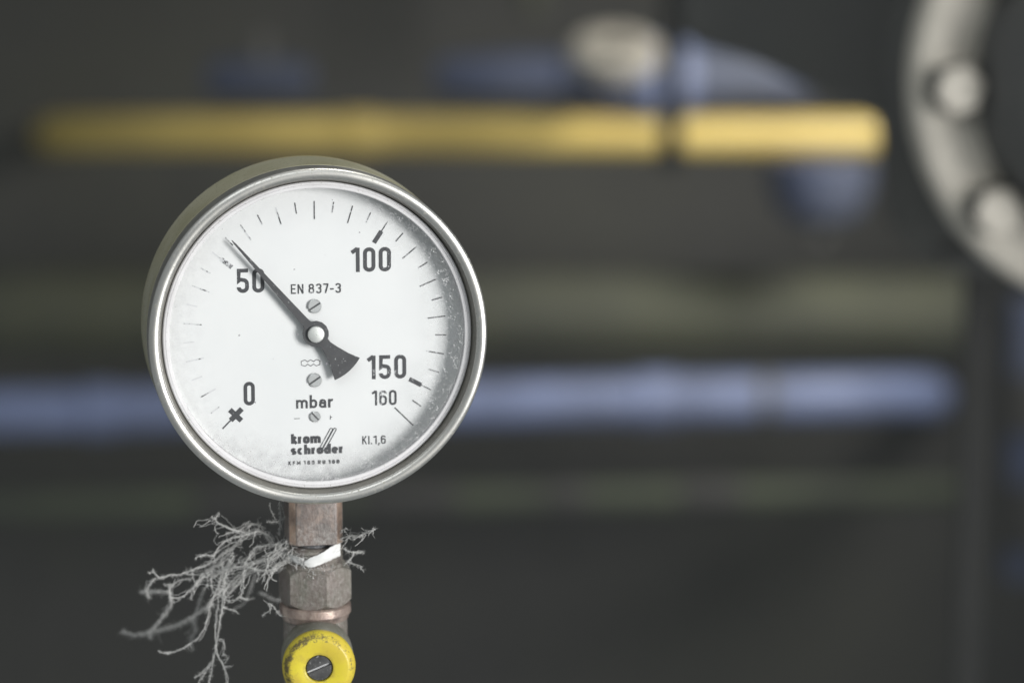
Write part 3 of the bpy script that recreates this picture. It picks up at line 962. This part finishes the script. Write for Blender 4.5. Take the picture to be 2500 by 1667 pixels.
# ------------------------------------------------------------------ frayed hemp with dust
STRANDS = [
 (0.3,1,[(-31.8,-0.0,14.0),(-32.6,-6.0,13.6)]),
 (0.34,1,[(-33.6,-6.0,14.3),(-32.3,-4.8,12.3),(-29.7,-3.6,10.4),(-26.7,-2.4,8.9),(-24.4,-1.2,8.0),(-21.8,-0.0,7.3)]),
 (0.42,2,[(-14.2,4.0,4.3),(-16.5,3.3,5.7),(-19.2,2.7,7.9),(-22.4,2.0,7.2),(-24.7,1.3,4.9),(-27.7,0.7,2.2),(-30.2,-0.0,0.8),(-33.0,-0.7,-1.5),(-36.5,-1.3,-3.4),(-40.9,-2.0,-4.9),(-44.4,-2.7,-6.1),(-47.9,-3.3,-6.4),(-51.8,-4.0,-7.1)]),
 (0.34,2,[(-16.8,2.0,8.5),(-19.9,1.5,9.8),(-22.6,1.0,9.5),(-25.4,0.5,8.0),(-29.3,-0.0,7.2)]),
 (0.36,2,[(-14.3,-0.0,4.4),(-15.8,-0.6,7.0),(-19.7,-1.1,8.0),(-23.2,-1.7,6.9),(-26.8,-2.2,6.2),(-30.7,-2.8,4.3),(-32.7,-3.3,1.6),(-33.8,-3.9,0.5),(-36.5,-4.4,0.8),(-39.3,-5.0,-0.0)]),
 (0.36,2,[(-10.8,-4.0,4.6),(-16.9,-2.4,3.4),(-23.0,-0.8,-1.1),(-27.2,0.8,-4.3),(-30.6,2.4,-6.0),(-34.4,4.0,-7.6)]),
 (0.4,2,[(-8.9,-8.0,4.3),(-13.3,-7.3,1.3),(-18.5,-6.7,-0.9),(-23.4,-6.0,-2.6),(-28.2,-5.3,-3.6),(-31.5,-4.7,-5.4),(-34.7,-4.0,-7.2)]),
 (0.36,2,[(-10.5,-8.0,2.3),(-15.4,-6.0,-1.4),(-20.8,-4.0,-4.4),(-24.6,-2.0,-7.3),(-28.8,-0.0,-11.1),(-32.3,2.0,-13.3),(-35.7,4.0,-17.1),(-37.2,6.0,-19.7)]),
 (0.34,2,[(-8.0,-9.0,0.9),(-13.2,-9.0,-2.3),(-15.6,-9.0,-3.9),(-16.8,-9.0,-6.8)]),
 (0.34,1,[(-16.9,-6.0,4.3),(-19.7,-6.0,3.4),(-21.7,-6.0,0.2),(-23.0,-6.0,-2.6),(-23.4,-6.0,-7.1),(-23.7,-6.0,-10.4),(-24.9,-6.0,-13.2),(-28.7,-6.0,-14.5)]),
 (0.24,1,[(-24.9,-6.0,-13.2),(-23.3,-0.0,-15.2),(-21.1,6.0,-16.8)]),
 (0.38,1,[(-27.0,-4.0,1.7),(-28.7,-4.2,-1.9),(-30.3,-4.4,-5.9),(-31.6,-4.5,-9.9),(-32.2,-4.7,-15.6),(-32.9,-4.9,-21.7),(-33.2,-5.1,-25.8),(-33.0,-5.3,-29.0),(-32.8,-5.5,-31.8),(-31.9,-5.6,-34.2),(-30.3,-5.8,-37.5),(-29.4,-6.0,-43.2)]),
 (0.36,1,[(-26.6,-5.0,0.8),(-29.0,-5.2,-4.1),(-30.1,-5.4,-9.3),(-30.5,-5.6,-14.6),(-31.2,-5.8,-19.4),(-32.0,-6.0,-24.3),(-32.7,-6.2,-28.3),(-33.7,-6.4,-33.2),(-35.0,-6.6,-36.4),(-37.4,-6.8,-39.7),(-39.4,-7.0,-43.3)]),
 (0.34,2,[(-33.7,-7.0,-33.0),(-34.3,-7.5,-37.0),(-35.5,-8.0,-42.6)]),
 (0.34,2,[(-34.9,-7.0,-35.5),(-36.5,-7.5,-37.4),(-39.7,-8.0,-40.1)]),
 (0.38,1,[(-28.3,-4.0,-1.1),(-30.7,-4.4,-5.9),(-31.9,-4.7,-9.1),(-33.1,-5.1,-12.2),(-34.7,-5.5,-16.2),(-35.8,-5.8,-21.1),(-37.2,-6.2,-24.6),(-39.2,-6.5,-27.2),(-42.0,-6.9,-29.1),(-45.9,-7.3,-31.1),(-49.5,-7.6,-31.8),(-52.2,-8.0,-30.7)]),
 (0.4,1,[(-30.5,-6.0,-16.5),(-28.7,-6.0,-17.1),(-26.0,-6.0,-17.9)]),
 (0.34,1,[(-23.2,35.0,-15.4),(-25.4,35.0,-21.8),(-27.5,35.0,-26.1),(-30.9,35.0,-28.2)]),
 (0.36,2,[(-35.6,-3.0,-5.4),(-38.8,-3.5,-8.6),(-40.4,-4.0,-10.5),(-42.7,-4.5,-12.4),(-45.5,-5.0,-13.7),(-47.8,-5.5,-13.0),(-48.2,-6.0,-9.6)]),
 (0.36,2,[(-47.6,-6.0,-8.8),(-48.9,0.8,-14.2),(-49.2,7.6,-18.9),(-52.4,14.4,-24.4),(-55.3,21.2,-28.8),(-57.9,28.0,-32.7)]),
 (0.85,4,[(-35.6,10.0,-19.5),(-37.7,14.3,-21.9),(-41.5,18.5,-25.1),(-46.1,22.8,-28.8),(-50.8,27.0,-32.0),(-56.3,31.2,-34.5),(-61.0,35.5,-36.9),(-65.7,39.8,-38.5),(-71.3,44.0,-38.8)]),
 (0.5,4,[(-57.6,26.0,-32.2),(-60.2,33.0,-35.8),(-60.8,40.0,-39.9)]),
 (0.34,1,[(-51.8,-4.0,-7.1),(-53.3,-4.0,-5.2),(-55.3,-4.0,-5.2)]),
 (0.3,1,[(-53.7,-4.0,-4.0),(-53.5,-4.0,-5.2)]),
 (0.36,2,[(-53.0,-4.0,-7.2),(-55.7,1.3,-10.6),(-57.3,6.7,-14.5),(-57.2,12.0,-17.9)]),
 (0.5,3,[(-49.7,10.0,-15.5),(-54.3,18.0,-17.4),(-58.6,26.0,-19.5),(-63.0,34.0,-21.6)]),
 (0.28,1,[(-40.6,-4.0,-4.4),(-40.3,-4.0,-7.6),(-39.1,-4.0,-9.3)]),
 (0.28,1,[(-35.5,-4.0,-5.2),(-35.6,-4.0,-8.4),(-36.6,-4.0,-10.9)]),
 (0.3,1,[(-37.1,-4.0,-5.2),(-39.1,-4.0,-8.4),(-40.8,-4.0,-11.7),(-41.2,-4.0,-14.2)]),
 (0.36,2,[(-40.8,32.0,-20.2),(-42.7,33.3,-24.8),(-44.1,34.7,-29.4),(-45.0,36.0,-32.8),(-44.6,37.3,-36.5),(-46.4,38.7,-39.9),(-46.3,40.0,-44.2)]),
 (0.28,1,[(-18.8,-8.0,-3.4),(-18.3,-8.0,-5.4),(-18.9,-8.0,-7.4)]),
 (0.16,0,[(-14.5,-4.0,18.4),(-14.2,-4.0,15.9),(-12.6,-4.0,12.7)]),
 (0.22,3,[(-11.4,-4.0,18.4),(-11.2,-4.0,14.7),(-11.1,-4.0,11.9),(-11.7,-4.0,7.8)]),
 (0.26,3,[(-15.4,-4.0,12.1),(-11.9,-4.0,12.1),(-9.5,-4.0,13.7)]),
 (0.3,1,[(-13.9,-12.0,-14.1),(-12.3,-13.0,-15.5),(-10.7,-14.0,-17.2)]),
 (0.28,1,[(-16.7,-12.0,-17.8),(-14.3,-12.7,-15.8),(-13.8,-13.3,-13.8),(-14.5,-14.0,-13.2)]),
 (0.22,1,[(-32.4,-6.0,-27.8),(-31.1,-6.0,-27.6),(-30.3,-6.0,-28.6),(-30.6,-6.0,-32.5)]),
 (0.24,1,[(-30.8,-6.0,-32.9),(-29.6,-6.0,-33.3),(-29.2,-6.0,-34.5),(-30.2,-6.0,-35.6)]),
 (0.24,1,[(-30.3,-6.0,-37.0),(-27.9,-6.0,-36.8)]),
 (0.6,2,[(-21.6,34.0,-21.6),(-18.1,32.0,-23.2),(-14.3,30.0,-23.9)]),
 (0.3,2,[(-8.8,-8.0,6.4),(-11.2,-8.0,4.3),(-12.9,-8.0,1.5),(-14.5,-8.0,-0.1),(-15.3,-8.0,-2.6)]),
 (0.28,2,[(-9.3,-8.0,-0.9),(-11.3,-8.0,-2.1),(-13.3,-8.0,-3.4),(-17.3,-8.0,-3.4),(-20.0,-8.0,-3.0)]),
 (0.3,2,[(-20.6,-2.0,-4.1),(-24.6,-2.0,-5.7),(-27.0,-2.0,-8.1),(-29.4,-2.0,-11.0),(-31.1,-2.0,-14.3)]),
 (0.28,2,[(-22.6,-2.0,-5.7),(-25.4,-2.0,-9.4),(-27.9,-2.0,-12.2),(-30.3,-2.0,-14.7)]),
 (0.26,2,[(-27.0,-0.0,2.0),(-29.9,-0.0,-0.5),(-31.5,-0.0,-2.1),(-30.9,-0.0,-4.6)]),
 (0.28,2,[(-31.4,3.0,-3.7),(-34.6,2.3,-5.1),(-36.9,1.5,-6.6),(-39.2,0.7,-7.2),(-43.1,-0.0,-6.6)]),
 (0.28,2,[(-34.3,-0.0,-6.2),(-34.8,-0.0,-10.3),(-34.1,-0.0,-13.2)]),
 (0.24,2,[(-41.6,-0.0,-8.6),(-44.7,-0.0,-8.6),(-48.0,-0.0,-10.5),(-50.6,-0.0,-10.3)]),
 (0.24,2,[(-15.0,-0.0,7.7),(-16.2,-0.0,5.7),(-14.3,-0.0,4.0)]),
 (0.62,3,[(8.8,-6.0,6.7),(12.1,-8.0,8.4),(15.1,-10.0,8.7),(17.6,-12.0,10.4),(20.3,-14.0,11.9)]),
 (0.4,3,[(9.8,-6.0,3.4),(12.0,-6.0,2.4),(14.0,-6.0,2.0),(16.4,-6.0,2.4)]),
 (0.36,2,[(13.6,-6.0,2.0),(11.8,-7.0,-0.3),(10.8,-8.0,-0.9)]),
 (0.42,2,[(11.1,-6.0,-1.2),(14.8,-7.0,-2.0),(16.0,-8.0,-3.2)]),
 (0.26,2,[(8.4,-6.0,9.0),(10.8,-6.0,10.2)]),
]

hemp = thing('fibre_tuft', 'frayed grey fibres covered in dust sticking out of the threaded joint', 'fibres', (-0.0041, 0.0246, 1.2 - 0.077))
def smooth_path(pts, step, rr, wob):
    P = [Vector(p) for p in pts]
    out = []
    n = len(P)
    for i in range(n - 1):
        p0, p1, p2, p3 = P[max(i - 1, 0)], P[i], P[i + 1], P[min(i + 2, n - 1)]
        k = max(2, int((p2 - p1).length / step))
        for j in range(k):
            u = j / k
            q = 0.5 * ((2 * p1) + (p2 - p0) * u + (2 * p0 - 5 * p1 + 4 * p2 - p3) * u * u + (3 * p1 - p0 - 3 * p2 + p3) * u ** 3)
            out.append(q)
    out.append(P[-1])
    return [q + Vector((rr.gauss(0, wob), rr.gauss(0, wob), rr.gauss(0, wob))) for q in out]

def strand(pts, r, fuzz, seed):
    rr = random.Random(seed)
    mb = MB()
    path = smooth_path(pts, 0.55, rr, 0.07)
    n = len(path)
    ph = rr.uniform(0, 6)
    rad = [r * (0.72 + 0.28 * math.sin(i * 0.7 + ph) * math.sin(i * 0.31) + rr.uniform(-0.15, 0.2)) * (0.55 + 0.45 * min(1, (n - i) / 6)) for i in range(n)]
    mb.tube(path, [max(0.06, min(q, 0.5) * 0.34) for q in rad], 5)
    # second ply twisting round the first
    ply = [q + Vector((math.cos(i * 0.8 + ph), math.sin(i * 0.5), math.sin(i * 0.8 + ph))) * r * 0.75 for i, q in enumerate(path)]
    mb.tube(ply, [max(0.045, min(q, 0.5) * 0.23) for q in rad], 4)
    # fuzz
    for i in range(n):
        for _ in range(2 + fuzz * 2 if r < 0.45 else 5):
            if rr.random() < 0.75:
                d = Vector((rr.gauss(0, 1), rr.gauss(0, 1), rr.gauss(0, 1) - 0.25)).normalized()
                L = rr.uniform(0.5, 1.2) * (0.55 + r * 1.3) * (2.2 if rr.random() < 0.05 else 1)
                a = path[i]
                b = a + d * L * 0.6
                c = b + (d + Vector((rr.gauss(0, .5), rr.gauss(0, .5), rr.gauss(0, .5)))).normalized() * L * 0.5
                mb.tube([a, b, c], [0.06, 0.045, 0.02], 3, False)
    return mb
for i, (r, fz, pts) in enumerate(STRANDS):
    strand(pts, r, fz, 100 + i).build('strand', M['hemp'], hemp, smooth=60, normals=False)
# fine wandering fibres caught between the strands
rr = random.Random(21)
seeds = [s for s in STRANDS if len(s[2]) >= 5]
web = MB()
for k in range(260):
    s = rr.choice(seeds)
    p = Vector(rr.choice(s[2])) + Vector((rr.gauss(0, .8), rr.gauss(0, 1.2), rr.gauss(0, .8)))
    if p.x < -36 or p.z < -18:
        continue
    d = Vector((-1, rr.gauss(0, 0.5), -0.5 + rr.gauss(0, 0.6))).normalized()
    path = [p]
    for j in range(rr.randint(4, 10)):
        d = (d + Vector((rr.gauss(0, .35), rr.gauss(0, .3), rr.gauss(0, .35)))).normalized()
        p = p + d * 0.8
        path.append(p)
    w = rr.uniform(0.05, 0.11)
    web.tube(path, [w] * len(path), 3, False)
for s in STRANDS:                                   # wisps running alongside the strands
    if len(s[2]) < 4:
        continue
    for k in range(5 if s[1] == 2 else 2):
        path = smooth_path(s[2], 0.9, rr, 0.12)
        a = rr.randint(0, len(path) // 2)
        path = path[a:a + rr.randint(6, max(8, len(path) // 2))]
        if len(path) < 3:
            continue
        o1 = Vector((rr.gauss(0, .7), rr.gauss(0, .8), rr.gauss(0, .7)))
        o2 = Vector((rr.gauss(0, 1.), rr.gauss(0, 1.), rr.gauss(0, 1.)))
        n = len(path) - 1
        web.tube([q + o1 * (1 - i / n) + o2 * (i / n) for i, q in enumerate(path)], [rr.uniform(0.05, 0.10)] * len(path), 3, False)
# dust fluff on the neck, left of the tape
for k in range(420):
    th = R(rr.uniform(-115, 40))
    z = rr.gauss(-0.5, 2.2)
    if th > R(-10):
        z = rr.uniform(-5.5, -2.8)
    q = 9.6
    p = Vector((q * math.sin(th), -q * math.cos(th), z))
    path = [p]
    d = Vector((rr.gauss(0, 1), rr.gauss(0, .5), rr.gauss(0, 1))).normalized()
    for j in range(rr.randint(3, 6)):
        d = (d + Vector((rr.gauss(0, .6), rr.gauss(0, .5), rr.gauss(0, .6)))).normalized()
        p = p + d * 0.6
        path.append(p)
    web.tube(path, [rr.uniform(0.05, 0.12)] * len(path), 3, False)
o = web.build('loose_fibres', M['hemp'], hemp, smooth=60, normals=False)
o['kind'] = 'stuff'
